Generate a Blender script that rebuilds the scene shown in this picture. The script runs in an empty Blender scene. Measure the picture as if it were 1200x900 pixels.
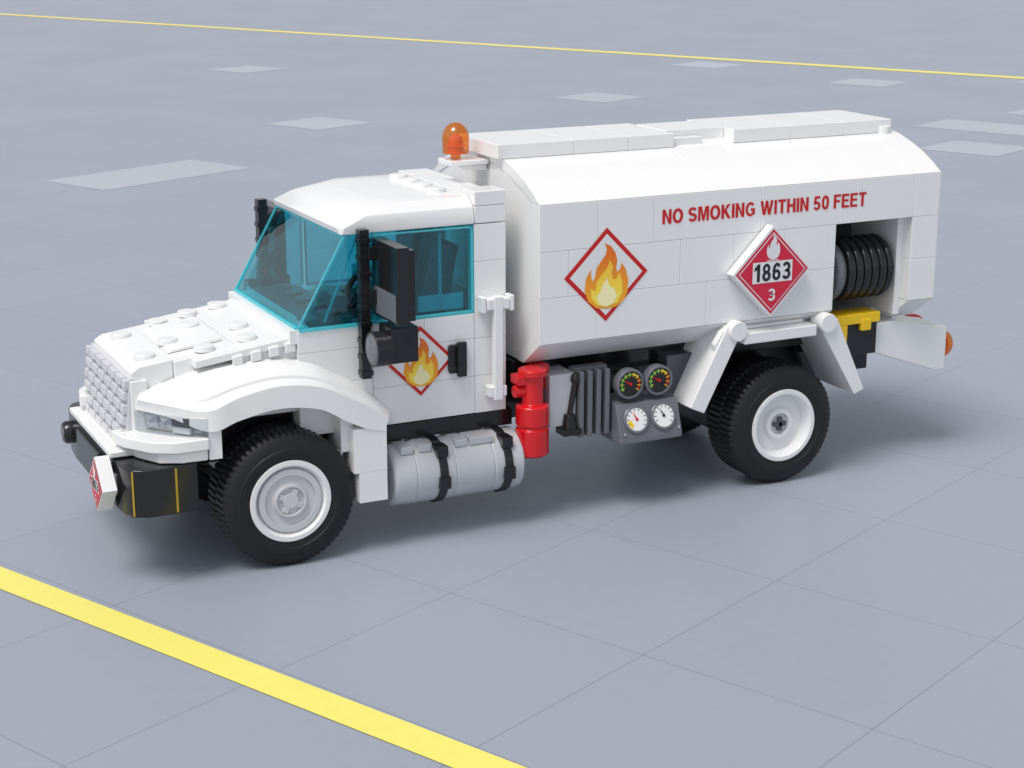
import bpy, bmesh, math
from mathutils import Matrix, Vector
S=0.3
scene=bpy.context.scene
COL=scene.collection
# ---------------------------------------------------------------- materials
def nodes_of(m):
    m.use_nodes=True
    return m.node_tree.nodes,m.node_tree.links
def plastic(name,col,rough=0.28,spec=0.5,noise=0.02,coat=0.0,metal=0.0,bump=0.02):
    m=bpy.data.materials.new(name); n,l=nodes_of(m)
    b=n["Principled BSDF"]
    tc=n.new("ShaderNodeTexCoord"); nz=n.new("ShaderNodeTexNoise"); nz.inputs["Scale"].default_value=3.0
    nz.inputs["Detail"].default_value=5
    l.new(tc.outputs["Object"],nz.inputs["Vector"])
    mx=n.new("ShaderNodeMixRGB"); mx.blend_type='MIX'
    c=tuple(col)
    mx.inputs[1].default_value=tuple(max(0,x*(1-noise)) for x in c)+(1,)
    mx.inputs[2].default_value=tuple(min(1,x*(1+noise)) for x in c)+(1,)
    l.new(nz.outputs["Fac"],mx.inputs[0]); l.new(mx.outputs[0],b.inputs["Base Color"])
    mr=n.new("ShaderNodeMapRange"); mr.inputs[3].default_value=rough*0.8; mr.inputs[4].default_value=rough*1.2
    l.new(nz.outputs["Fac"],mr.inputs[0]); l.new(mr.outputs[0],b.inputs["Roughness"])
    b.inputs["Specular IOR Level"].default_value=spec
    b.inputs["Metallic"].default_value=metal
    b.inputs["Coat Weight"].default_value=coat
    if bump>0:
        n2=n.new("ShaderNodeTexNoise"); n2.inputs["Scale"].default_value=1.3
        l.new(tc.outputs["Object"],n2.inputs["Vector"])
        bp=n.new("ShaderNodeBump"); bp.inputs["Strength"].default_value=bump; bp.inputs["Distance"].default_value=0.05
        l.new(n2.outputs["Fac"],bp.inputs["Height"]); l.new(bp.outputs[0],b.inputs["Normal"])
    return m
def clear(name,col,refl=0.7,base=0.05,diff=None,dfac=0.0):
    m=bpy.data.materials.new(name); n,l=nodes_of(m)
    n.remove(n["Principled BSDF"]); out=n["Material Output"]
    t=n.new("ShaderNodeBsdfTransparent"); t.inputs[0].default_value=tuple(col)+(1,)
    body=t.outputs[0]
    if diff:
        d=n.new("ShaderNodeBsdfDiffuse");d.inputs[0].default_value=tuple(diff)+(1,)
        m0=n.new("ShaderNodeMixShader");m0.inputs[0].default_value=dfac;l.new(t.outputs[0],m0.inputs[1]);l.new(d.outputs[0],m0.inputs[2]);body=m0.outputs[0]
    g=n.new("ShaderNodeBsdfGlossy"); g.inputs["Roughness"].default_value=0.03
    lw=n.new("ShaderNodeLayerWeight"); lw.inputs[0].default_value=0.5
    p=n.new("ShaderNodeMath");p.operation='POWER';p.inputs[1].default_value=4.0;l.new(lw.outputs["Facing"],p.inputs[0])
    q=n.new("ShaderNodeMath");q.operation='MULTIPLY_ADD';q.inputs[1].default_value=refl;q.inputs[2].default_value=base;l.new(p.outputs[0],q.inputs[0])
    mx=n.new("ShaderNodeMixShader"); l.new(q.outputs[0],mx.inputs[0]); l.new(body,mx.inputs[1]); l.new(g.outputs[0],mx.inputs[2])
    l.new(mx.outputs[0],out.inputs[0]); return m
WHITE=plastic("white_plastic",(0.84,0.84,0.835),0.16,0.5,0.006,coat=0.15,bump=0.012)
LGREY=plastic("light_grey_plastic",(0.52,0.53,0.56),0.22)
PALE=plastic("pale_grey_plastic",(0.62,0.62,0.64),0.25)
MGREY=plastic("mid_grey_plastic",(0.15,0.155,0.175),0.28)
DGREY=plastic("dark_grey_plastic",(0.085,0.09,0.105),0.3)
BLACK=plastic("black_plastic",(0.012,0.012,0.014),0.18)
RUBBER=plastic("black_rubber",(0.014,0.014,0.016),0.48,0.35,0.1)
RED=plastic("red_plastic",(0.66,0.006,0.012),0.18,coat=0.2)
PRED=plastic("red_print",(0.60,0.006,0.008),0.4,bump=0)
PPRED=plastic("placard_red_print",(0.66,0.015,0.05),0.4,bump=0)
PBLACK=plastic("black_print",(0.01,0.01,0.01),0.4,bump=0)
PWHITE=plastic("white_print",(0.8,0.8,0.8),0.35,bump=0)
PYEL=plastic("yellow_print",(0.85,0.6,0.02),0.4,bump=0)
POCH=plastic("ochre_print",(0.45,0.30,0.02),0.4,bump=0)
PGREEN=plastic("green_print",(0.05,0.45,0.08),0.4,bump=0)
PCORE=plastic("pale_yellow_print",(0.98,0.90,0.5),0.4,bump=0)
YEL=plastic("yellow_plastic",(0.85,0.55,0.01),0.22)
SILVER=plastic("mirror_silver",(0.6,0.6,0.62),0.12,metal=1.0,bump=0)
TEAL=clear("teal_glass",(0.42,0.86,0.91),0.7,0.07)
TEDGE=clear("teal_glass_edge",(0.35,0.95,1.0),0.5,0.12,(0.10,0.80,0.88),0.4)
CLEAR=clear("clear_lens",(0.90,0.92,0.94),0.8,0.14)
ORANGE=clear("orange_lens",(1.0,0.50,0.08),0.7,0.09,(0.95,0.35,0.02),0.15)
AMBER=plastic("amber_core",(0.72,0.15,0.01),0.2)
def flame_mat(name,lo,hi):
    m=bpy.data.materials.new(name); n,l=nodes_of(m); b=n["Principled BSDF"]
    tc=n.new("ShaderNodeTexCoord"); sp=n.new("ShaderNodeSeparateXYZ"); cr=n.new("ShaderNodeValToRGB")
    l.new(tc.outputs["Generated"],sp.inputs[0]); l.new(sp.outputs["Z"],cr.inputs[0]); l.new(cr.outputs[0],b.inputs["Base Color"])
    cr.color_ramp.elements[0].position=0.15; cr.color_ramp.elements[0].color=lo+(1,)
    cr.color_ramp.elements[1].position=0.85; cr.color_ramp.elements[1].color=hi+(1,)
    b.inputs["Roughness"].default_value=0.4; return m
FLAME1=flame_mat("flame_print",(0.95,0.42,0.02),(0.82,0.17,0.01))
FLAME2=flame_mat("flame_inner_print",(0.98,0.78,0.08),(0.96,0.50,0.03))

# ---------------------------------------------------------------- lettering
T=0.19
def arcp(cx,cy,rx,ry,a0,a1,n=18):
    return [(cx+rx*math.cos(math.radians(a0+(a1-a0)*i/n)),cy+ry*math.sin(math.radians(a0+(a1-a0)*i/n))) for i in range(n+1)]
def ribbon(pts,t):
    P=[Vector(p) for p in pts];L=[];R=[]
    for i,p in enumerate(P):
        d0=(p-P[i-1]).normalized() if i>0 else None
        d1=(P[i+1]-p).normalized() if i<len(P)-1 else None
        if d0 is None:d0=d1
        if d1 is None:d1=d0
        n0=Vector((-d0.y,d0.x));n1=Vector((-d1.y,d1.x));nn=(n0+n1)
        nn=nn/max(nn.length,1e-6);k=1/max(0.5,nn.dot(n0))
        L.append(p+nn*t/2*k);R.append(p-nn*t/2*k)
    vs=L+R;n=len(P)
    return vs,[(i,i+1,n+i+1,n+i) for i in range(n-1)]
def sup(cx,cy,rx,ry,n=32,e=0.82):
    o=[]
    for k in range(n+1):
        a=2*math.pi*k/n;c,s=math.cos(a),math.sin(a)
        o.append((cx+rx*math.copysign(abs(c)**e,c),cy+ry*math.copysign(abs(s)**e,s)))
    return o
GL={
'N':(.64,[('p',[(0,0),(0,1),(T,1),(.64-T,.34),(.64-T,1),(.64,1),(.64,0),(.64-T,0),(T,.66),(T,0)])]),
'M':(.78,[('p',[(0,0),(0,1),(.26,1),(.39,.36),(.52,1),(.78,1),(.78,0),(.61,0),(.61,.74),(.46,0),(.32,0),(.17,.74),(.17,0)])]),
'K':(.68,[('p',[(0,0),(0,1),(T,1),(T,.58),(.43,1),(.66,1),(.36,.6),(.69,0),(.46,0),(.235,.43),(T,.36),(T,0)])]),
'W':(.96,[('p',[(0,1),(.2,1),(.29,.34),(.39,1),(.57,1),(.67,.34),(.76,1),(.96,1),(.77,0),(.57,0),(.48,.6),(.39,0),(.19,0)])]),
'T':(.60,[('p',[(0,1),(.6,1),(.6,.83),(.395,.83),(.395,0),(.205,0),(.205,.83),(0,.83)])]),
'H':(.64,[('p',[(0,0),(0,1),(T,1),(T,.6),(.64-T,.6),(.64-T,1),(.64,1),(.64,0),(.64-T,0),(.64-T,.42),(T,.42),(T,0)])]),
'F':(.54,[('p',[(0,0),(0,1),(.54,1),(.54,.83),(T,.83),(T,.59),(.49,.59),(.49,.43),(T,.43),(T,0)])]),
'E':(.58,[('p',[(0,0),(0,1),(.57,1),(.57,.83),(T,.83),(T,.6),(.53,.6),(.53,.44),(T,.44),(T,.17),(.58,.17),(.58,0)])]),
'I':(.19,[('p',[(0,0),(0,1),(T,1),(T,0)])]),
'1':(.44,[('p',[(.2,0),(.2,.70),(.03,.60),(.03,.77),(.24,1),(.39,1),(.39,0)])]),
'O':(.74,[('r',sup(.37,.5,.275,.415,40,.95),.19)]),
'0':(.56,[('r',sup(.28,.5,.19,.415,36,.9),.18)]),
'S':(.62,[('r',arcp(.31,.705,.215,.205,22,270)+arcp(.31,.295,.225,.205,90,-158)[1:],.18)]),
'G':(.74,[('r',arcp(.37,.5,.275,.415,42,318,26)+[(.62,.22),(.62,.47),(.39,.47)],.17)]),
'5':(.56,[('r',[(.51,.915),(.17,.915),(.12,.50)]+arcp(.275,.31,.185,.225,122,-155,20),.17)]),
'3':(.56,[('r',arcp(.27,.71,.175,.205,160,-90)+arcp(.27,.30,.19,.215,90,-160)[1:],.17)]),
'8':(.56,[('r',sup(.28,.715,.165,.20,24,1),.16),('r',sup(.28,.295,.19,.21,24,1),.17)]),
'6':(.56,[('r',sup(.285,.31,.185,.225,24,1),.17),('r',arcp(.30,.52,.20,.395,40,185,16),.165)]),
' ':(.20,[])}
# ---------------------------------------------------------------- mesh builder
def frame(o,u,v):
    u=Vector(u).normalized(); v=Vector(v).normalized(); w=u.cross(v)
    M=Matrix.Identity(4)
    for i in range(3):
        M[i][0]=u[i];M[i][1]=v[i];M[i][2]=w[i];M[i][3]=o[i]
    return M
class MB:
    def __init__(s): s.v=[];s.f=[];s.m=[];s.M=None
    def add(s,vs,fs,mi=0):
        b=len(s.v)
        for p in vs:
            p=Vector(p)
            if s.M is not None: p=s.M@p
            s.v.append(p)
        for f in fs: s.f.append([b+i for i in f]); s.m.append(mi)
    def box(s,x0,x1,y0,y1,z0,z1,mi=0,g=0.0):
        x0+=g;y0+=g;z0+=g;x1-=g;y1-=g;z1-=g
        s.add([(x0,y0,z0),(x1,y0,z0),(x1,y1,z0),(x0,y1,z0),(x0,y0,z1),(x1,y0,z1),(x1,y1,z1),(x0,y1,z1)],
              [(0,3,2,1),(4,5,6,7),(0,1,5,4),(1,2,6,5),(2,3,7,6),(3,0,4,7)],mi)
    def prism(s,poly,axis,a,b,mi=0):
        n=len(poly)
        def mk(p,h):
            if axis=='y': return (p[0],h,p[1])
            if axis=='x': return (h,p[0],p[1])
            return (p[0],p[1],h)
        vs=[mk(p,a) for p in poly]+[mk(p,b) for p in poly]
        fs=[tuple(range(n)),tuple(range(2*n-1,n-1,-1))]+[(i,(i+1)%n,n+(i+1)%n,n+i) for i in range(n)]
        s.add(vs,fs,mi)
    def lathe(s,prof,c,axis,n=48,mi=0,cap=True):
        c=Vector(c);ax='xyz'.index(axis);o=[(1,2),(2,0),(0,1)][ax]
        vs=[];fs=[]
        for (a,r) in prof:
            for k in range(n):
                t=2*math.pi*k/n;p=[0,0,0];p[ax]=c[ax]+a;p[o[0]]=c[o[0]]+r*math.cos(t);p[o[1]]=c[o[1]]+r*math.sin(t);vs.append(p)
        for j in range(len(prof)-1):
            for k in range(n):
                k2=(k+1)%n; fs.append((j*n+k,j*n+k2,(j+1)*n+k2,(j+1)*n+k))
        if cap:
            if prof[0][1]>1e-4: fs.append(tuple(range(n-1,-1,-1)))
            if prof[-1][1]>1e-4: fs.append(tuple((len(prof)-1)*n+k for k in range(n)))
        s.add(vs,fs,mi)
    def cyl(s,c,axis,a,b,r,n=32,mi=0,r2=None):
        s.lathe([(a,r),(b,r if r2 is None else r2)],c,axis,n,mi)
    def ring(s,c,axis,a,b,ro,ri,n=48,mi=0):
        s.lathe([(a,ri),(a,ro),(b,ro),(b,ri),(a,ri)],c,axis,n,mi,cap=False)
    def stud(s,x,y,z,mi=0,h=0.16): s.cyl((x,y,z),'z',-0.03,h,0.3,28,mi)
    def poly(s,pts,w=0,mi=0): s.add([(p[0],p[1],w) for p in pts],[tuple(range(len(pts)))],mi)
    def bar(s,p0,p1,t,mi=0):
        p0=Vector(p0);p1=Vector(p1);d=p1-p0;L=d.length;z=d.normalized()
        q=z.to_track_quat('Z','Y').to_matrix().to_4x4();old=s.M;s.M=Matrix.Translation(p0)@q
        s.box(-t/2,t/2,-t/2,t/2,0,L,mi);s.M=old
    def text(s,txt,x,y,wd,ht,w=0,mi=0,gap=0.10):
        tot=sum(GL[c][0] for c in txt)+gap*(len(txt)-1);k=wd/tot;cx=0
        for c in txt:
            gw,parts=GL[c];dw=0
            for pt in parts:
                if pt[0]=='p': s.poly([(x+(cx+a)*k,y+b*ht) for a,b in pt[1]],w,mi)
                else:
                    vs,fs=ribbon(pt[1],pt[2])
                    s.add([(x+(cx+v[0])*k,y+v[1]*ht,w+dw) for v in vs],fs,mi)
                dw+=0.006
            cx+=gw+gap
WL={}
def finish(mb,name,parent,mats,bevel=0.03,seg=2,label=None,mirror=False,recalc=True,ang=35):
    vs=[Vector((v.x,8-v.y if mirror else v.y,v.z))*S for v in mb.v]
    lo=Vector([min(v[i] for v in vs) for i in range(3)]);hi=Vector([max(v[i] for v in vs) for i in range(3)])
    c=(lo+hi)/2
    me=bpy.data.meshes.new(name)
    me.from_pydata([v-c for v in vs],[],mb.f)
    for m in mats: me.materials.append(m)
    for p,mi in zip(me.polygons,mb.m): p.material_index=mi
    bm=bmesh.new();bm.from_mesh(me)
    if recalc:
        bmesh.ops.remove_doubles(bm,verts=[v for v in bm.verts],dist=1e-5)
        bmesh.ops.recalc_face_normals(bm,faces=bm.faces)
    bm.to_mesh(me);bm.free()
    for p in me.polygons: p.use_smooth=True
    me.set_sharp_from_angle(angle=math.radians(ang))
    ob=bpy.data.objects.new(name,me);COL.objects.link(ob)
    WL[ob.name]=c
    if parent is not None:
        ob.parent=parent; ob.location=c-WL[parent.name]
    else: ob.location=c
    if bevel>0:
        b=ob.modifiers.new("b",'BEVEL');b.width=bevel*S;b.segments=seg;b.limit_method='ANGLE';b.angle_limit=math.radians(32);b.harden_normals=True
    if label: ob["label"]=label
    return ob
def empty(name,loc,parent=None):
    e=bpy.data.objects.new(name,None);COL.objects.link(e);e.empty_display_size=0.2
    L=Vector(loc)*S;WL[e.name]=L
    if parent is not None: e.parent=parent;e.location=L-WL[parent.name]
    else: e.location=L
    return e

truck=empty("fuel_truck",(9.5,4,0))
truck["label"]="white toy-brick fuel tanker truck, teal windows, parked on grey paving"
truck["category"]="truck"
FR=lambda y:frame((0,y,0),(1,0,0),(0,0,1))

# ---------------------------------------------------------------- wheels
WZ=2.05
def tyre_mb(cx,cz):
    mb=MB();n=256;e=0.15
    prof=[(0.22,1.20),(0.05,1.27),(0.0,1.42),(0.0,1.44),(-0.02,1.46),(-0.02,1.60),(0.0,1.62),(0.02,1.74),(0.07,1.88),(0.15,1.99),
          (0.22,1.9+e),(0.80,1.9+e),(0.83,1.85+e),(0.91,1.85+e),(0.95,1.9+e),(1.53,1.9+e),(1.60,1.84+e),(1.68,1.74+e),(1.73,1.62+e),(1.75,1.5),(1.70,1.27),(1.5,1.20)]
    vs=[];fs=[]
    for j,(a,r) in enumerate(prof):
        for k in range(n):
            rr=r
            if j in(9,10,11): rr=r if k%4!=0 else (r-0.055 if j>9 else r-0.03)
            if j in(14,15,16): rr=r if (k+2)%4!=0 else r-0.055
            t=2*math.pi*k/n
            vs.append((cx+rr*math.cos(t),a,cz+rr*math.sin(t)))
    for j in range(len(prof)-1):
        for k in range(n):
            k2=(k+1)%n;fs.append((j*n+k,j*n+k2,(j+1)*n+k2,(j+1)*n+k))
    mb.add(vs,fs);return mb
def wheel(cx,front,mirror):
    w=empty("wheel",(cx,0.9 if not mirror else 7.1,WZ),truck)
    finish(tyre_mb(cx,WZ),"tyre",w,[RUBBER],0,mirror=mirror,ang=25)
    r=MB();c=(cx,0,WZ)
    r.lathe([(1.4,1.22),(0.12,1.22),(0.04,1.26),(0.0,1.24),(0.0,1.10),(0.05,1.06),(0.42 if not front else 0.2,0.98),(0.45 if not front else 0.22,0.5),(0.45 if not front else 0.22,0.0)],c,'y',64,0,cap=False)
    if front:
        r.ring(c,'y',0.06,0.25,0.97,0.78,64,1)
        r.lathe([(0.25,0.97),(0.13,0.77),(0.15,0.55),(0.12,0.52),(0.12,0.0)],c,'y',64,1,cap=False)
        r.ring(c,'y',0.02,0.14,0.50,0.42,48,1)
        r.cyl(c,'y',0.03,0.2,0.24,24,1)
        for k in range(4):
            t=k*math.pi/2+0.5
            r.M=Matrix.Translation(Vector(c))@Matrix.Rotation(t,4,'Y')
            r.box(0.2,0.40,0.04,0.15,-0.09,0.09,1); r.M=None
    else:
        r.ring(c,'y',0.25,0.5,0.52,0.36,48,0)
        r.cyl(c,'y',0.33,0.46,0.36,32,1)
        for (a,b) in((0.24,0.08),(0.08,0.24)):
            r.box(cx-a,cx+a,0.2,0.46,WZ-b,WZ+b,2)
    finish(r,"rim",w,[WHITE,PALE,DGREY],0.012,1,mirror=mirror)
for mir in(False,True):
    wheel(0.25,True,mir); wheel(17.65,False,mir)

# ---------------------------------------------------------------- chassis
m=MB()
m.box(-3.4,23.0,2.6,5.4,2.8,4.25)
m.box(8.3,23.2,1.6,6.4,4.3,5.0)
m.cyl((0.25,0,WZ),'y',0.6,7.4,0.3); m.cyl((17.65,0,WZ),'y',0.6,7.4,0.3)
m.box(-1.2,1.7,2.0,6.0,2.4,3.2); m.box(16,19,2.2,5.8,1.6,3.2)
m.box(3.35,8.0,1.06,6.94,3.1,3.63)
m.box(9.6,14.6,1.3,3.0,2.9,4.4)
finish(m,"chassis",truck,[BLACK],0.04)
m=MB();m.box(9.0,9.95,0.45,1.6,3.0,4.7,0);finish(m,"equipment_box",truck,[LGREY],0.04)
m=MB();m.box(13.6,14.8,1.0,1.8,3.2,4.7,0);finish(m,"equipment_box",truck,[DGREY],0.04)

# ---------------------------------------------------------------- cab
m=MB(); g=0.003;BV=0.016
m.box(1.0,7.7,1.25,6.75,3.65,6.3)
for y0,y1 in((1.0,1.5),(6.5,7.0)):
    m.box(0.95,3.3,y0,y1,3.65,5.2,0,g); m.box(0.95,3.3,y0,y1,5.2,6.2,0,g); m.box(0.95,3.3,y0,y1,6.2,6.85,0,g)
    for z0,z1 in((3.65,4.85),(4.85,6.05),(6.05,7.25),(7.25,8.45),(8.45,9.6)):
        m.box(6.68,7.75,y0,y1,z0,z1,0,g)
m.box(7.3,7.72,1.5,6.5,3.7,7.2,0,g); m.box(7.3,7.72,1.5,2.6,7.2,9.6,0,g); m.box(7.3,7.72,5.4,6.5,7.2,9.6,0,g)
m.box(7.3,7.72,2.6,5.4,9.0,9.6,0,g)
m.box(0.72,1.4,1.02,6.98,6.5,6.93,0)
m.box(1.4,2.9,1.55,6.45,6.3,7.05,1)
for y in(1.9,2.9,3.9,4.9,5.9): m.stud(2.2,y,7.05,1)
m.box(2.9,7.25,1.55,6.45,6.3,6.42,2)
m.box(2.5,2.9,2.0,3.6,7.05,7.6,1);m.box(2.95,4.3,3.7,4.4,6.43,7.2,1)
for x in(3.3,4.0): m.stud(x,4.05,7.2,1)
finish(m,"cab",truck,[WHITE,DGREY,LGREY],BV)
m=MB()
m.box(7.4,7.5,2.6,5.4,7.2,9.0)
finish(m,"rear_window",truck,[TEAL],0)
for mir in (False,True):
    m=MB()
    for z0,z1 in((3.66,4.85),(4.85,6.05)):
        m.box(3.305,6.675,1.0,1.5,z0,z1,0,g)
    m.box(3.305,5.0,1.0,1.5,6.05,6.85,0,g);m.box(5.0,6.675,1.0,1.5,6.05,6.85,0,g)
    door=finish(m,"door",truck,[WHITE],BV,mirror=mir)
    m=MB()
    m.prism([(3.35,6.87),(6.66,6.87),(6.66,9.58),(3.35,9.58)],'y',1.06,1.2)
    for a,b,c,d in((3.36,6.65,6.88,6.96),(6.57,6.65,6.96,9.52),(3.36,6.57,9.52,9.57),(3.36,3.42,6.96,9.52)): m.box(a,b,1.0,1.055,c,d,1)
    m.box(5.6,5.68,1.21,1.3,7.02,9.4,1);m.box(4.9,6.4,1.21,1.27,7.0,7.5,1)
    finish(m,"window",door,[TEAL,TEDGE],0.01,1,mirror=mir)
    m=MB()
    m.box(5.78,6.35,0.86,1.02,5.05,5.25);m.box(5.78,6.35,0.86,1.02,5.75,5.95);m.box(6.0,6.3,0.72,0.9,4.95,6.05);m.box(5.75,6.05,0.88,1.0,5.1,5.9)
    finish(m,"door_handle",door,[BLACK],0.04,mirror=mir)
m=MB()
m.prism([(1.0,6.95),(1.16,6.95),(2.66,9.6),(2.5,9.6)],'y',1.0,7.0)
for y0,y1 in((1.0,1.14),(6.86,7.0)):
    m.prism([(1.19,6.95),(3.26,6.95),(3.26,9.6),(2.69,9.6)],'y',y0+0.01,y1-0.01)
for y in(0.99,7.01):
    m.bar((0.98,y,6.97),(2.47,y,9.58),0.06,1);m.bar((1.0,y,6.91),(3.26,y,6.91),0.09,1);m.bar((3.24,y,6.98),(3.24,y,9.55),0.05,1)
m.bar((0.93,1.03,6.99),(0.93,6.97,6.99),0.08,1);m.bar((2.43,1.03,9.57),(2.43,6.97,9.57),0.05,1)
m.bar((1.9,1.3,7.0),(3.0,1.3,9.5),0.06,1);m.bar((1.15,1.6,7.15),(1.15,6.4,7.15),0.05,1)
finish(m,"windshield",truck,[TEAL,TEDGE],0.01,1)
for y in(2.1,4.9):
    m=MB()
    m.box(4.6,6.2,y,y+1.4,6.43,6.9);m.prism([(5.9,6.9),(6.3,6.9),(6.7,8.8),(6.4,8.8)],'y',y,y+1.4)
    finish(m,"seat",truck,[MGREY],0.08)
m=MB()
m.M=Matrix.Translation(Vector((3.6,2.8,7.6)))@Matrix.Rotation(math.radians(-55),4,'Y')
m.ring((0,0,0),'z',-0.08,0.08,0.75,0.6,32);m.box(-0.65,0.65,-0.08,0.08,-0.05,0.05);m.cyl((0,0,0),'z',-1.0,0.05,0.12)
finish(m,"steering_wheel",truck,[BLACK],0.02)
# roof
m=MB()
def loft(mb,rings,mi=0):
    n=len(rings[0]);vs=[p for r in rings for p in r];fs=[]
    for j in range(len(rings)-1):
        for k in range(n):
            k2=(k+1)%n;fs.append((j*n+k,j*n+k2,(j+1)*n+k2,(j+1)*n+k))
    fs.append(tuple(range(n-1,-1,-1)));fs.append(tuple((len(rings)-1)*n+k for k in range(n)))
    mb.add(vs,fs,mi)
def rr(x0,x1,y0,y1,z,c=0.3):
    return [(x0,y0+c,z),(x0+c,y0,z),(x1,y0,z),(x1,y1,z),(x0+c,y1,z),(x0,y1-c,z)]
loft(m,[rr(2.38,6.69,1.0,7.0,9.62,0.05),rr(2.32,6.69,0.98,7.02,9.82,0.15),rr(2.75,6.69,1.08,6.92,10.14,0.5),rr(3.7,6.69,1.4,6.6,10.40,0.7),rr(4.0,6.69,1.65,6.35,10.44,0.8)])
m.box(6.7,7.75,1.0,1.9,9.62,10.15,0,g);m.box(6.7,7.75,1.0,1.95,10.15,10.6,0,g)
m.box(6.7,7.75,6.1,7.0,9.62,10.45,0,g);m.box(6.7,7.75,1.96,6.09,9.62,10.45,0,g)
for y in(2.5,3.5,4.5,5.5): m.stud(6.1,y,10.43,0,0.14)
finish(m,"roof",truck,[WHITE],0.03,2,ang=25)

# hood
m=MB()
m.prism([(-3.85,5.85),(-3.83,6.0),(-3.6,6.15),(-2.6,6.28),(-2.6,4.4),(-3.4,4.4)],'y',1.75,6.25)
m.prism([(-2.59,6.24),(-0.7,6.50),(-0.7,4.4),(-2.59,4.4)],'y',1.6,6.4)
m.prism([(-0.69,6.52),(0.99,6.76),(0.99,4.4),(-0.69,4.4)],'y',1.25,6.75)
m.prism([(-2.55,6.26),(-0.9,6.49),(-0.9,6.60),(-2.4,6.38)],'y',2.5,5.5)
for y0 in(1.15,6.0):
    m.prism([(-2.1,6.08),(0.93,6.48),(0.93,6.71),(-2.1,6.3)],'y',y0,y0+0.85)
for x in(-1.0,-0.45,0.1,0.6):
    for y0 in(1.04,6.78): m.prism([(x,6.17+x*.13),(x+0.3,6.21+x*.13),(x+0.3,6.5+x*.13),(x,6.46+x*.13)],'y',y0,y0+0.18)
for (x,y) in((-3.2,2.6),(-3.2,5.4),(-1.6,1.95),(-0.3,1.95),(-1.9,5.9),(-0.9,6.1),(0.1,6.2),(-1.3,4.5),(-0.1,3.4),(-2.3,3.4)):
    m.stud(x,y,6.20+(x+2.9)*0.135+(0.09 if 2.5<y<5.5 and -2.6<x<-.9 else 0.04),0,0.14)
finish(m,"hood",truck,[WHITE],0.025,3)
# grille
m=MB()
o=Vector((-4.15,4.05,3.72));v=Vector((0.25,0,2.15));L=v.length
m.M=frame(o,(0,-1,0),v)
HW=2.38
m.box(-HW,HW,0,L,-0.35,0.0)
rows=6;h=L/rows;cw=0.80
for r in range(rows):
    off=0 if r%2==0 else cw/2
    for k in range(8):
        a=-HW+k*cw-off+0.05;b=a+cw-0.14
        a=max(a,-HW+0.02);b=min(b,HW-0.02)
        if b-a>0.2: m.box(a,b,r*h+0.055,(r+1)*h-0.055,-0.02,0.15)
finish(m,"grille",truck,[PALE],0.035)
m=MB()
m.box(-3.9,-3.4,1.62,6.45,3.87,5.8)
finish(m,"grille_surround",truck,[WHITE],0.04)
# fenders
inner=[(-3.6,1.75,5.45),(-3.0,1.25,5.62),(-2.2,1.1,5.88),(-1.2,1.1,6.05),(0,1.1,6.12),(1.2,1.05,5.95),(2.1,1.03,5.5),(2.9,1.02,5.0),(3.8,1.01,4.15)]
outer=[(-3.78,1.6,5.10),(-3.05,0.75,4.98),(-2.1,-0.02,4.80),(-1.2,-0.05,5.12),(0,-0.05,5.34),(1.2,-0.05,5.18),(2.0,-0.05,4.80),(2.7,-0.03,4.40),(3.3,0.0,3.98)]
low=[4.96,4.86,4.5,4.74,4.93,4.76,4.3,3.95,3.8]
def interp(A,t):
    i=min(int(t),len(A)-2);f=t-i
    def cr(p0,p1,p2,p3):return 0.5*((2*p1)+(-p0+p2)*f+(2*p0-5*p1+4*p2-p3)*f*f+(-p0+3*p1-3*p2+p3)*f**3)
    g_=lambda k:A[max(0,min(len(A)-1,k))]
    if isinstance(A[0],tuple): return tuple(cr(g_(i-1)[c],g_(i)[c],g_(i+1)[c],g_(i+2)[c]) for c in range(3))
    return cr(g_(i-1),g_(i),g_(i+1),g_(i+2))
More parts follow.
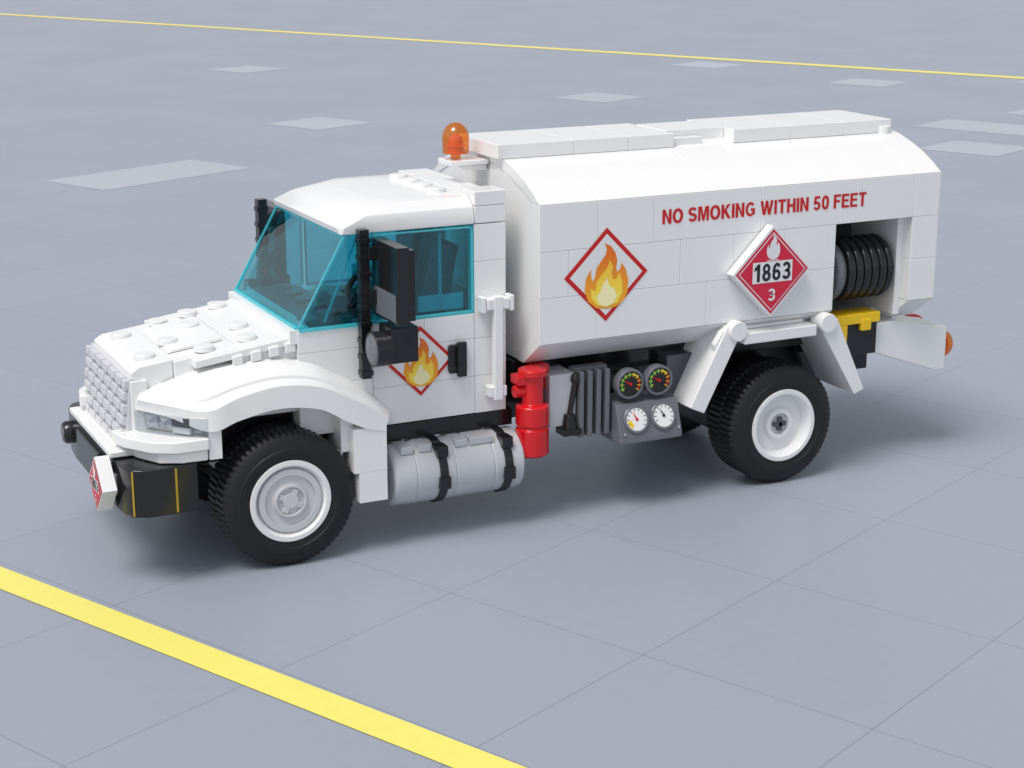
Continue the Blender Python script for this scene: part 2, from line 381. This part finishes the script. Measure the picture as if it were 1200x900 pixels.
for mir in(False,True):
    m=MB();rings=[];N=36
    for s in range(N+1):
        t=s*8/N
        a=interp(inner,t);b=interp(outer,t);lz=interp(low,t)
        st=min(1,max(0,(t-1.6)/0.5))*min(1,max(0,(7.6-t)/0.6))
        def mid(f,bul,dz=0,dy=0):
            return (a[0]+(b[0]-a[0])*f,a[1]+(b[1]-a[1])*f-bul*0.15-dy,a[2]+(b[2]-a[2])*f+bul*0.11+dz)
        rings.append([(a[0],a[1]+0.5,a[2]),a,mid(0.35,0.75,0.02*st),mid(0.56,1.05,0.02*st),mid(0.58,1.0,-0.05*st,0.01*st),mid(0.82,1.1,0.0*st,0.03*st),(b[0],b[1],b[2]+0.05),(b[0],b[1]-0.01,lz),(b[0],b[1]+0.3,lz),(b[0],a[1]+0.5,lz)])
    loft(m,rings)
    m.box(2.25,3.3,0.0,0.99,2.6,3.97);m.box(2.4,3.3,0.0,0.99,1.65,2.6,0,g)
    m.box(2.0,2.4,0.4,1.6,3.2,4.9)
    m.prism([(-2.12,0.03),(-1.75,0.03),(-1.75,1.6),(-2.12,1.6)],'z',3.66,4.66)
    finish(m,"fender",truck,[WHITE],0.02,2,mirror=mir,ang=30)
    m=MB()
    m.box(-2.2,2.3,1.8,2.1,3.0,5.2); m.box(-2.0,2.2,0.3,2.0,4.98,5.1)
    finish(m,"wheel_arch_liner",truck,[BLACK],0.02,mirror=mir)
    m=MB()
    m.prism([(-3.86,1.75),(-3.78,1.45),(-3.05,0.60),(-2.2,-0.02),(-2.14,-0.02),(-2.14,0.3),(-2.3,0.35),(-3.0,0.9),(-3.6,1.75)],'z',4.35,4.92)
    hl=finish(m,"headlight",truck,[CLEAR],0.03,mirror=mir)
    m=MB()
    m.prism([(-3.55,1.9),(-3.5,1.75),(-2.95,1.0),(-2.25,0.4),(-2.2,0.4),(-2.2,1.85)],'z',4.37,4.9,0)
    m.M=frame((-3.2,1.25,4.63),(0.62,-0.78,0),(0,0,1))
    def pyr(x0,x1,z0,z1,d,mi):
        xm,zm=(x0+x1)/2,(z0+z1)/2
        m.add([(x0,z0,.02),(x1,z0,.02),(x1,z1,.02),(x0,z1,.02),(xm,zm,d)],[(0,1,4),(1,2,4),(2,3,4),(3,0,4)],mi)
    pyr(-0.55,-0.05,-.22,.24,.16,1);pyr(-0.03,0.45,-.22,.24,.16,1)
    m.box(0.52,1.10,-0.02,0.24,0,0.14,2);m.box(0.52,1.10,-0.24,-0.05,0,0.10,3)
    finish(m,"reflector",hl,[LGREY,SILVER,BLACK,PALE],0.0,mirror=mir)
    m=MB()
    m.prism([(-4.45,2.0),(-4.3,1.2),(-3.75,0.35),(-3.1,-0.02),(-2.13,-0.05),(-2.13,1.9),(-3.2,2.2)],'z',3.98,4.33)
    m.prism([(-4.1,2.0),(-3.95,1.2),(-3.5,0.35),(-2.9,0.08),(-2.15,0.08),(-2.15,1.8),(-3.2,2.1)],'z',3.64,3.96)
    finish(m,"corner_panel",truck,[WHITE],0.05,3,mirror=mir)
# bumper
m=MB()
pl=[(-4.6,1.6),(-4.52,0.6),(-4.35,0.2),(-4.0,0.0),(-2.5,0.0),(-2.5,0.7),(-3.7,0.8),(-3.9,1.4),(-3.9,6.6),(-3.7,7.2),(-2.5,7.3),(-2.5,8.0),(-4.0,8.0),(-4.35,7.8),(-4.52,7.4),(-4.6,6.4)]
m.prism(pl,'z',2.2,3.62)
m.box(-4.2,-3.6,1.2,6.8,1.85,2.6,0)
m.box(-4.75,-4.55,2.6,5.4,2.5,3.5,0)
bump=finish(m,"bumper",truck,[BLACK],0.05,3)
m=MB()
m.box(-4.66,-3.9,1.4,6.6,3.66,3.84)
finish(m,"bumper_trim",truck,[WHITE],0.04)
m=MB();m.box(-3.17,-3.11,-0.014,0.0,2.26,3.57);finish(m,"bumper_stripe",bump,[POCH],0)
m=MB();m.M=frame((-4.36,0.2,0),(0.35,-0.2,0),(0,0,1));m.box(0.0,0.05,2.26,3.57,0,0.03);finish(m,"bumper_stripe",bump,[POCH],0)
m=MB();m.lathe([(-0.35,0.3),(-0.25,0.36),(0,0.36),(0,0)],(-4.5,6.9,2.95),'x',24,0,cap=True);m.cyl((-4.5,6.9,2.95),'x',-0.38,-0.2,0.2,20,1)
finish(m,"fog_lamp",bump,[BLACK,MGREY],0.02)

# ---------------------------------------------------------------- diamonds
def square(h): return [(0,-h),(h,0),(0,h),(-h,0)]
FO=[(0.02,-.76),(-.24,-.72),(-.44,-.56),(-.53,-.32),(-.50,-.06),(-.38,.14),(-.38,-.02),(-.33,-.14),(-.28,-.04),(-.25,.14),(-.13,.30),(-.03,.42),(0,.54),(-.05,.68),(.10,.60),(.21,.45),(.26,.28),(.23,.12),(.27,.02),(.34,.10),(.36,.22),(.47,.07),(.54,-.18),(.52,-.44),(.42,-.62),(.24,-.73)]
FI=[(0.0,-.72),(-.22,-.66),(-.37,-.50),(-.38,-.28),(-.27,-.36),(-.24,-.14),(-.1,.02),(0.03,.16),(.07,.32),(.15,.16),(.13,-.02),(.16,-.14),(.25,-.10),(.31,.02),(.39,-.2),(.39,-.44),(.27,-.64)]
FC=[(0,-.71),(-.17,-.65),(-.25,-.48),(-.16,-.38),(-.1,-.22),(.01,-.08),(.07,-.26),(.18,-.32),(.26,-.48),(.18,-.64)]
def flame_sign(M,h,parent):
    m=MB();m.M=M
    m.poly(square(h),0.012,0);m.poly(square(h*0.87),0.02,1)
    finish(m,"flammable_sign",parent,[PRED,PWHITE],0,label="white diamond sign with red border")
    k=h*0.98
    m=MB();m.M=M
    for P_,w_,i_ in((FO,.028,0),(FI,.036,1),(FC,.044,2)): m.poly([(p[0]*k,p[1]*k+0.02) for p in P_],w_,i_)
    finish(m,"flame",parent,[FLAME1,FLAME2,PCORE],0)
def placard(M,h,parent,th=0.4):
    m=MB();m.M=M
    m.prism(square(h),'z',-th,0,0)
    m.poly(square(h*0.93),0.01,1)
    m.poly(square(h*0.86),0.016,0);m.poly(square(h*0.83),0.022,1)
    bw=h*0.51;bh=h*0.23
    m.poly([(-bw,-bh),(bw,-bh),(bw,bh),(-bw,bh)],0.028,0)
    m.text("1863",-bw*0.94,-bh*0.84,bw*1.86,bh*1.68,0.036,2,0.09)
    m.text("3",-h*0.095,-h*0.64,h*0.19,h*0.27,0.03,0)
    k=h*0.38
    m.poly([(p[0]*k*0.85,p[1]*k+h*0.56) for p in FO],0.03,0)
    m.poly([(-h*.15,h*.245),(h*.15,h*.245),(h*.15,h*.265),(-h*.15,h*.265)],0.03,0)
    return finish(m,"placard",parent,[PWHITE,PPRED,PBLACK],0,label="red diamond placard reading 1863 and 3")

flame_sign(frame((4.85,0.99,5.55),(1,0,0),(0,0,1)),1.1,truck)
# ---------------------------------------------------------------- tank
m=MB()
rows=[(5.85,7.3,[8.4,10.4,14.4,16.4,19.4],[22.55,23.65]),(7.3,8.75,[8.4,9.4,13.4,15.4,17.4,19.4],[22.55,23.65]),(8.75,10.2,[8.4,10.4,12.4,16.4,20.4,22.55,23.65],[])]
for z0,z1,c1,c2 in rows:
    for cs in(c1,c2):
        for a,b in zip(cs[:-1],cs[1:]): m.box(a,b,0,0.5,z0,z1,0,g)
    for a,b in zip([8.4,12.4,16.4,20.4],[12.4,16.4,20.4,23.65]): m.box(a,b,7.5,8,z0,z1,0,g)
P=[(0,10.205),(0.5,10.52),(1.0,10.78),(1.5,10.98),(2.0,11.14),(2.4,11.25)]
Q=[(2.4,11.25),(3.1,11.38),(4.0,11.43),(4.9,11.38),(5.6,11.25)]
def shell(pts,t=0.35): return pts+[(y,z-t) for y,z in reversed(pts)]
cutsA=[8.4,10.4,12.4,14.4,16.4,18.4,20.4,22.4,23.65]
for a,b in zip(cutsA[:-1],cutsA[1:]):
    near=P+[(2.4,10.9),(1.2,10.5),(0.5,10.205)]
    m.prism(near,'x',a+g,b-g); m.prism([(8-y,z) for y,z in reversed(near)],'x',a+g,b-g)
for a,b in zip([8.4,12.4,16.4,20.4],[12.4,16.4,20.4,23.65]): m.prism(shell(Q),'x',a+g,b-g)
CH=[(0,5.84),(1.1,5.05),(1.5,5.05),(1.5,5.35),(0.45,5.84)]
for a,b in((8.4,12.4),(12.4,16.4),(16.4,19.4),(22.55,23.65)): m.prism(CH,'x',a+g,b-g)
m.prism([(8-y,z) for y,z in CH],'x',8.41,23.64)
m.box(8.42,23.63,1.5,6.5,5.06,5.34)
full=[(0.03,5.86),(1.12,5.08),(6.88,5.08),(7.97,5.86),(7.97,10.19)]+[(8-y,z-0.03) for y,z in P[1:]]+[(y,z-0.03) for y,z in reversed(Q[1:-1])]+[(y,z-0.03) for y,z in reversed(P[1:])]+[(0.03,10.19)]
m.prism(full,'x',8.43,8.8)
m.prism(full,'x',23.2,23.62)
m.box(22.3,22.56,0.45,3.2,5.3,8.78);
m.box(19.0,22.8,3.0,3.2,5.3,8.8,1);m.box(19.15,19.38,0.5,3.0,5.3,8.8,1);m.box(19.3,22.6,0.5,3.0,8.78,8.9,0)
m.cyl((23.1,2.6,11.15),'z',0,0.35,0.25,20);
tank=finish(m,"fuel_tank",truck,[WHITE,DGREY],BV,2,ang=30)
flame_sign(frame((10.72,-0.0,7.87),(1,0,0),(0,0,1)),1.48,tank)
m=MB();m.M=FR(0)
m.text("NO SMOKING WITHIN 50 FEET",12.7,9.29,7.85,0.46,0.012,0,0.085)
finish(m,"lettering",tank,[PRED],0,label="red capital lettering NO SMOKING WITHIN 50 FEET",recalc=False)
placard(frame((16.62,-0.42,7.5),(1,0,0),(0,0,1)),1.5,tank,0.38)
m=MB();m.box(16.1,17.1,-0.08,-0.002,7.0,8.0);finish(m,"placard_mount",tank,[WHITE],0.02)
placard(frame((-5.1,1.45,2.95),(0,-1,0),(0,0,1)),0.82,bump,0.42)
m=MB();m.box(-4.75,-4.5,1.15,1.75,2.65,3.25);finish(m,"placard_mount",bump,[LGREY],0.02)
m=MB()
for a,b,y0,y1,z0 in((8.2,10.9,2.5,5.5,11.38),(10.9,12.9,2.5,5.5,11.38),(12.9,14.6,2.5,5.5,11.38),(14.6,16.9,3.1,5.0,11.40),(16.9,19.2,2.5,5.5,11.38),(19.2,21.4,2.5,5.5,11.38),(21.4,23.4,2.5,5.5,11.38)):
    m.box(a,b,y0,y1,z0-0.1,z0+0.36,0,g)
m.box(14.7,15.8,2.7,3.05,11.2,11.55,0,g)
finish(m,"walkway",tank,[WHITE],0.025)
# hose reel
m=MB();c=(0,1.25,6.93)
m.lathe([(19.65,0.0),(19.65,0.2),(19.7,0.25),(19.72,0.85),(19.78,1.0),(19.95,1.08),(20.1,1.0),(20.15,0.8),(20.3,0.8)],c,'x',48,1)
pr=[(20.12,0.7)];x=20.2
for k in range(6):
    for i in range(7):
        t=math.pi*i/6; pr.append((x+0.155-0.155*math.cos(t),0.95+0.14*math.sin(t)))
    x+=0.32
pr+=[(x+0.02,0.7),(x+0.02,0)]
m.lathe(pr,c,'x',48,0)
m.box(19.4,22.3,1.15,1.35,6.8,7.0,1)
finish(m,"hose_reel",tank,[BLACK,MGREY],0)
# beacon
m=MB()
m.box(7.05,8.38,3.5,4.5,11.0,11.16);m.box(7.75,8.35,3.6,4.4,10.8,10.99)
bb=finish(m,"beacon",truck,[WHITE],0.03)
m=MB()
m.lathe([(-0.10,0.16),(0.06,0.16),(0.07,0.42),(0.60,0.43),(0.78,0.38),(0.92,0.28),(1.01,0.15),(1.04,0.0)],(7.45,4.0,11.28),'z',40,0)
finish(m,"beacon_lens",bb,[ORANGE],0)
m=MB();m.lathe([(0.10,0.34),(0.12,0.28),(0.30,0.26),(0.32,0.32),(0.36,0.24),(0.60,0.2),(0.70,0)],(7.45,4.0,11.27),'z',20);finish(m,"beacon_lamp",bb,[AMBER],0)

# ---------------------------------------------------------------- mirrors
for mir in(False,True):
    m=MB()
    dx=0 if not mir else -0.95
    m.box(3.32+dx,3.70+dx,-1.0,0.95,7.22,9.5,0);m.box(3.28+dx,3.318+dx,-0.9,0.85,7.3,8.1,1)
    m.box(3.705+dx,3.9+dx,-0.95,-0.3,7.32,9.4,0)
    m.box(2.82+dx,3.12+dx,0.62,0.92,5.3,9.8,0);m.box(3.05+dx,3.4+dx,0.5,0.94,8.9,9.3,0);m.box(3.05+dx,3.4+dx,0.5,0.94,7.6,8.0,0)
    for k in range(9): m.box(2.78+dx,3.16+dx,0.58,0.9,5.4+k*0.5,5.55+k*0.5,0)
    m.box(3.2+dx,4.05+dx,-0.75,0.2,6.05,7.1,0);m.box(3.0+dx,3.4+dx,0.1,0.94,6.2,6.6,0)
    m.cyl((2.75+dx,-0.35,6.45),'x',0,0.5,0.52,32,0);m.lathe([(-0.10,0.0),(-0.09,0.2),(-0.05,0.38),(0.03,0.48),(0.05,0.48)],(2.75+dx,-0.35,6.45),'x',32,2)
    finish(m,"side_mirror",truck,[BLACK,MGREY,MGREY],0.03,mirror=mir)
# grab handle
m=MB()
m.box(7.15,7.45,0.55,0.8,4.1,7.4);m.box(6.92,7.68,0.57,0.985,6.98,7.33);m.box(7.0,7.6,0.6,0.985,4.2,4.55);m.box(6.75,6.91,0.6,0.98,6.9,7.4);m.box(7.69,7.85,0.6,0.98,6.9,7.4)
finish(m,"grab_handle",truck,[WHITE],0.04,3)
# ---------------------------------------------------------------- saddle tank
m=MB();c=(0,1.0,2.07)
m.lathe([(3.6,0),(3.6,0.85),(3.68,0.95),(4.3,0.98),(4.32,0.94),(4.36,0.98),(5.6,0.98),(5.62,0.94),(5.66,0.98),(6.9,0.98),(6.92,0.94),(6.96,0.98),(7.9,0.98),(7.98,0.9),(7.98,0)],c,'x',40,0)
for x in(3.9,4.5,5.7,6.2,6.6): m.box(x,x+0.4,0.35,1.6,2.85,3.07,0)
st=finish(m,"side_fuel_tank",truck,[LGREY],0.03)
for x in(5.05,7.25):
    m=MB();m.ring(c,'x',x,x+0.26,1.05,0.95,40);m.box(x-0.05,x+0.31,0.1,0.6,2.67,3.02);m.box(x-0.05,x+0.31,-0.1,0.2,1.7,2.1)
    finish(m,"tank_strap",st,[BLACK],0.02)
# pump
m=MB();c=(8.42,0.5,0)
m.lathe([(2.2,0.0),(2.2,0.44),(2.28,0.53),(3.1,0.53),(3.12,0.47),(3.2,0.47),(3.22,0.53),(3.82,0.53),(3.88,0.46),(3.9,0.34),(5.03,0.34),(5.03,0)],c,'z',36)
m.lathe([(4.78,0.34),(4.80,0.46),(5.0,0.46),(5.02,0.34)],c,'z',32)
m.cyl((0,0.55,4.32),'x',7.8,8.4,0.2,20);m.box(7.82,8.3,0.3,0.85,4.55,4.85);m.box(8.6,9.15,0.75,1.3,4.2,5.0)
finish(m,"pump",truck,[RED],0.03)
# lever
m=MB()
m.box(9.35,10.0,0.1,0.7,2.75,2.95);m.cyl((9.68,0.4,2.9),'z',0,0.5,0.25,24,0,0.18)
m.M=Matrix.Translation(Vector((9.68,0.4,3.3)))@Matrix.Rotation(math.radians(10),4,'Y')
m.cyl((0,0,0),'z',0,1.2,0.09,16,0);m.lathe([(1.1,0),(1.1,0.12),(1.25,0.18),(1.4,0.12),(1.45,0)],(0,0,0),'z',20,0)
finish(m,"lever",truck,[BLACK],0.02)
m=MB()
for k in range(4): m.box(9.98+k*0.31,10.14+k*0.31,0.25,0.8,2.6,4.75)
m.box(9.95,11.15,0.6,1.0,2.55,4.8)
finish(m,"vent_grille",truck,[MGREY],0.03)
# gauges
def gauge(M,dark,r=0.48,warn=False):
    m=MB();m.M=M
    m.lathe([(-0.25,r+0.02),(0.0,r+0.02),(0.03,r-0.01),(0.03,r-0.06),(0.0,r-0.07)],(0,0,0),'z',40,0)
    face=1 if dark else 2
    n=32;m.poly([((r-0.07)*math.cos(2*math.pi*k/n),(r-0.07)*math.sin(2*math.pi*k/n)) for k in range(n)],0.012,face)
    def arc(a0,a1,r0,r1,mi,w=0.02):
        k=8;A=[math.radians(a0+(a1-a0)*i/k) for i in range(k+1)]
        for i in range(k):
            m.add([(r0*math.cos(A[i]),r0*math.sin(A[i]),w),(r1*math.cos(A[i]),r1*math.sin(A[i]),w),(r1*math.cos(A[i+1]),r1*math.sin(A[i+1]),w),(r0*math.cos(A[i+1]),r0*math.sin(A[i+1]),w)],[(0,1,2,3)],mi)
    if dark:
        arc(-40,30,r*0.62,r*0.74,3);arc(32,80,r*0.62,r*0.74,4);arc(82,220,r*0.62,r*0.74,5)
        for a in range(-40,230,27): arc(a,a+5,r*0.5,r*0.8,4,0.024)
        needle=3;na=math.radians(150)
    else:
        for a in range(-40,230,27): arc(a,a+4,r*0.62,r*0.8,1,0.024)
        if warn: arc(185,235,r*0.45,r*0.78,4)
        needle=3 if warn else 1;na=math.radians(115)
    dx,dy=math.cos(na),math.sin(na);px,py=-dy*0.025,dx*0.025
    m.add([(px*1.3,py*1.3,0.03),(-px*1.3,-py*1.3,0.03),(dx*r*0.72,dy*r*0.72,0.03)],[(0,1,2)],needle)
    m.cyl((0,0,0),'z',0.01,0.04,0.05,12,needle)
    finish(m,"gauge",truck,[MGREY,PBLACK,PWHITE,PRED,PYEL,PGREEN],0)
for x in(11.72,12.78): gauge(frame((x,0.1,4.2),(1,0,0),(0,0,1)),True)
m=MB()
m.prism([(0.12,3.55),(1.1,3.7),(1.1,2.3),(-0.25,2.3),(-0.25,2.5)],'x',11.2,13.5)
finish(m,"gauge_panel",truck,[MGREY],0.05)
vv=Vector((0,0.37,1.05)).normalized()
for x in(11.85,12.85):
    o=Vector((x,-0.065,3.05))+Vector((0,-1.05,0.37)).normalized()*0.05
    gauge(frame(o,(1,0,0),vv),False,0.44,x<12)
for x in(-1.0,1.0):
    m=MB();o=Vector((12.35,-0.2,2.66));m.M=frame(o,(1,0,0),vv);m.cyl((x,-0.02,0),'z',-0.05,0.05,0.05,12)
    finish(m,"panel_screw",truck,[SILVER],0)
# mudguards
m=MB()
m.prism([(15.15,5.8),(15.7,5.55),(14.35,2.95),(13.8,3.2)],'y',-0.2,2.2)
m.cyl((15.5,0,5.6),'y',-0.35,0.3,0.33)
m.prism([(14.75,4.7),(15.0,5.3),(15.2,5.75),(14.95,5.6),(14.7,5.2)],'y',-0.15,0.1)
m.box(15.75,18.6,-0.3,0.95,5.12,5.5,0,g);m.box(15.9,18.4,0.2,0.9,5.5,5.62)
m.prism([(18.75,5.45),(19.5,5.6),(20.75,3.0),(20.35,2.85)],'y',-0.2,1.9)
m.cyl((19.05,0,5.5),'y',-0.35,0.3,0.33)
m.box(15.4,19.2,0.3,0.7,5.2,5.4)
finish(m,"mudguard",truck,[WHITE],0.04,3)
# yellow & black rear block
m=MB()
m.box(19.85,21.7,0.35,1.2,5.15,5.5,0);m.box(19.95,20.35,0.35,0.6,4.1,5.15,0);m.box(20.9,21.3,0.3,0.5,4.9,5.3,0)
finish(m,"yellow_bracket",truck,[YEL],0.03)
m=MB()
m.box(20.0,21.7,0.5,2.0,4.0,5.12);m.box(19.6,23,2.3,5.7,3.8,5.0)
finish(m,"rear_frame",truck,[BLACK],0.04)
m=MB()
bp=[(21.75,3.95),(21.75,5.0),(22.6,5.0),(24.95,4.55),(24.95,3.0),(24.5,3.0)]
m.prism(bp,'y',0.7,2.25);m.box(24.3,24.9,2.25,5.75,3.2,3.9);m.prism(bp,'y',5.75,7.3)
rb=finish(m,"rear_bumper",truck,[WHITE],0.05,3)
LP=[(0,0.52),(0.08,0.52),(0.10,0.48),(0.18,0.48),(0.20,0.52),(0.30,0.52),(0.32,0.48),(0.42,0.47),(0.54,0.38),(0.60,0.2),(0.61,0)]
REDL=clear("red_lens",(1.0,0.12,0.05),0.6,0.08,(0.7,0.03,0.01),0.3)
for y,z,k,lm in((1.35,3.78,1,ORANGE),(2.85,4.1,0.8,REDL),(6.6,3.78,1,ORANGE)):
    m=MB();m.lathe([(a,r*k) for a,r in LP],(24.96,y,z),'x',28,0)
    tl=finish(m,"tail_lamp",rb,[lm],0)
    m=MB();m.cyl((24.96,y,z),'x',0.01,0.35,0.36*k,24,0);finish(m,"lamp_core",rb,[AMBER],0.05)

# ---------------------------------------------------------------- ground
def sheet(name,pts,z,mat,label,cat):
    me=bpy.data.meshes.new(name);me.from_pydata([(p[0]*S,p[1]*S,z) for p in pts],[],[tuple(range(len(pts)))]);me.materials.append(mat)
    ob=bpy.data.objects.new(name,me);COL.objects.link(ob);ob["kind"]="structure";ob["label"]=label;ob["category"]=cat;return ob
def ground_mat(name,c,line=True,var=0.03):
    m=bpy.data.materials.new(name);n,l=nodes_of(m);b=n["Principled BSDF"]
    tc=n.new("ShaderNodeTexCoord");mp=n.new("ShaderNodeMapping");mp.vector_type='TEXTURE'
    mp.inputs["Location"].default_value=(3.6*S,-3.9*S,0);mp.inputs["Rotation"].default_value=(0,0,math.radians(24.4));mp.inputs["Scale"].default_value=(6.7*S,6.7*S,1)
    l.new(tc.outputs["Object"],mp.inputs[0])
    fl=n.new("ShaderNodeVectorMath");fl.operation='FLOOR';l.new(mp.outputs[0],fl.inputs[0])
    wn=n.new("ShaderNodeTexWhiteNoise");wn.noise_dimensions='2D';l.new(fl.outputs[0],wn.inputs["Vector"])
    n1=n.new("ShaderNodeTexNoise");n1.inputs["Scale"].default_value=0.25;n1.inputs["Detail"].default_value=4;l.new(tc.outputs["Object"],n1.inputs["Vector"])
    n2=n.new("ShaderNodeTexNoise");n2.inputs["Scale"].default_value=9;n2.inputs["Detail"].default_value=8;l.new(tc.outputs["Object"],n2.inputs["Vector"])
    def math_(op,a,bv=None):
        q=n.new("ShaderNodeMath");q.operation=op
        if hasattr(a,'links'): l.new(a,q.inputs[0])
        else: q.inputs[0].default_value=a
        if bv is not None:
            if hasattr(bv,'links'): l.new(bv,q.inputs[1])
            else: q.inputs[1].default_value=bv
        return q.outputs[0]
    v=math_('ADD',math_('MULTIPLY',wn.outputs["Value"],var),math_('ADD',math_('MULTIPLY',n1.outputs["Fac"],0.14),math_('MULTIPLY',n2.outputs["Fac"],0.08)))
    v=math_('ADD',v,0.88)
    if line:
        sp=n.new("ShaderNodeSeparateXYZ");l.new(mp.outputs[0],sp.inputs[0])
        d=[]
        for o in("X","Y"):
            fr=math_('FRACT',sp.outputs[o]);d.append(math_('MINIMUM',fr,math_('SUBTRACT',1.0,fr)))
        dm=math_('MINIMUM',d[0],d[1])
        lt=math_('LESS_THAN',dm,0.0026)
        v=math_('MULTIPLY',v,math_('SUBTRACT',1.0,math_('MULTIPLY',lt,0.32)))
    cm=n.new("ShaderNodeVectorMath");cm.operation='SCALE';cm.inputs[0].default_value=c;l.new(v,cm.inputs["Scale"])
    l.new(cm.outputs[0],b.inputs["Base Color"]);b.inputs["Roughness"].default_value=0.42
    b.inputs["Specular IOR Level"].default_value=0.4
    bp=n.new("ShaderNodeBump");bp.inputs["Strength"].default_value=0.08;bp.inputs["Distance"].default_value=0.01;l.new(n2.outputs["Fac"],bp.inputs["Height"]);l.new(bp.outputs[0],b.inputs["Normal"])
    return m
G=1800
sheet("ground",[(-G,-G),(G,-G),(G,G),(-G,G)],0.0,ground_mat("grey_paving",(0.312,0.340,0.402)),"grey paving of large square slabs with hairline joints","ground")
PM=ground_mat("pale_slab",(0.42,0.445,0.50),False)
a=math.radians(24.4);g1=Vector((math.cos(a),math.sin(a)));g2=Vector((-math.sin(a),math.cos(a)))
def patch(cx,cy,w,h):
    c=Vector((cx,cy));q=[c+g1*(sx*w/2)+g2*(sy*h/2) for sx,sy in((-1,-1),(1,-1),(1,1),(-1,1))]
    sheet("pavement",q,0.004,PM,"paler grey paving slab let into the ground","paving slab")
p=6.7
for cx,cy,w,h in((16.6,77.5,2*p,p),(37.8,100.2,p,p),(47.9,152,p,p),(70,107.5,p,p),(98.8,133,p,p),(103.2,107.5,p,p),(89.3,70.6,p,2*p),(79,62,p,p),(101.5,77.5,p,p),(122,99,p,p)):
    patch(cx,cy,w,h)
YM=ground_mat("yellow_paint",(0.86,0.77,0.17),False,0.0)
dv=Vector((0.4226,-0.906));nv=Vector((0.906,0.4226))
A=Vector((-7.9,2.04))-dv*40;B=Vector((-7.9,2.04))+dv*60
sheet("road_marking",[A,B,B+nv*1.06,A+nv*1.06],0.008,YM,"yellow painted line across grey paving","painted line")
A=Vector((41,268));B=Vector((121.5,104.2));d=(B-A).normalized();nn=Vector((-d.y,d.x));A2=A-d*120;B2=B+d*120
sheet("road_marking",[A2-nn*1.1,B2-nn*1.1,B2+nn*1.1,A2+nn*1.1],0.008,YM,"thin distant yellow painted line on grey paving","painted line")

# ---------------------------------------------------------------- light
az=math.atan2(-0.45,-1.0)
el=math.radians(62)
sd=Vector((math.cos(az)*math.cos(el),math.sin(az)*math.cos(el),math.sin(el)))
w=bpy.data.worlds.new("World");scene.world=w;w.use_nodes=True;n=w.node_tree.nodes;l=w.node_tree.links
sky=n.new("ShaderNodeTexSky");sky.sky_type='NISHITA';sky.sun_disc=False;sky.sun_elevation=el;sky.sun_rotation=math.atan2(sd.x,sd.y);sky.dust_density=2.0
hs=n.new("ShaderNodeHueSaturation");hs.inputs["Saturation"].default_value=0.25
l.new(sky.outputs[0],hs.inputs["Color"]);bg=n["Background"];l.new(hs.outputs[0],bg.inputs[0]);bg.inputs[1].default_value=0.138
L=bpy.data.lights.new("sun",'SUN');L.energy=2.15;L.angle=math.radians(26);L.color=(1,0.97,0.93)
lo=bpy.data.objects.new("sun",L);COL.objects.link(lo);lo.rotation_euler=sd.to_track_quat('Z','Y').to_euler()
scene.view_settings.view_transform='Standard';scene.view_settings.look='None';scene.view_settings.exposure=0
cam=bpy.data.cameras.new("camera");cam.lens=61.5;cam.sensor_width=36;cam.clip_end=3000;cam.clip_start=0.1
co=bpy.data.objects.new("camera",cam);COL.objects.link(co);co.location=Vector((-15.38,-46.43,19.1))*S
co.rotation_euler=(math.radians(74.5),0,math.radians(63.8-90));scene.camera=co
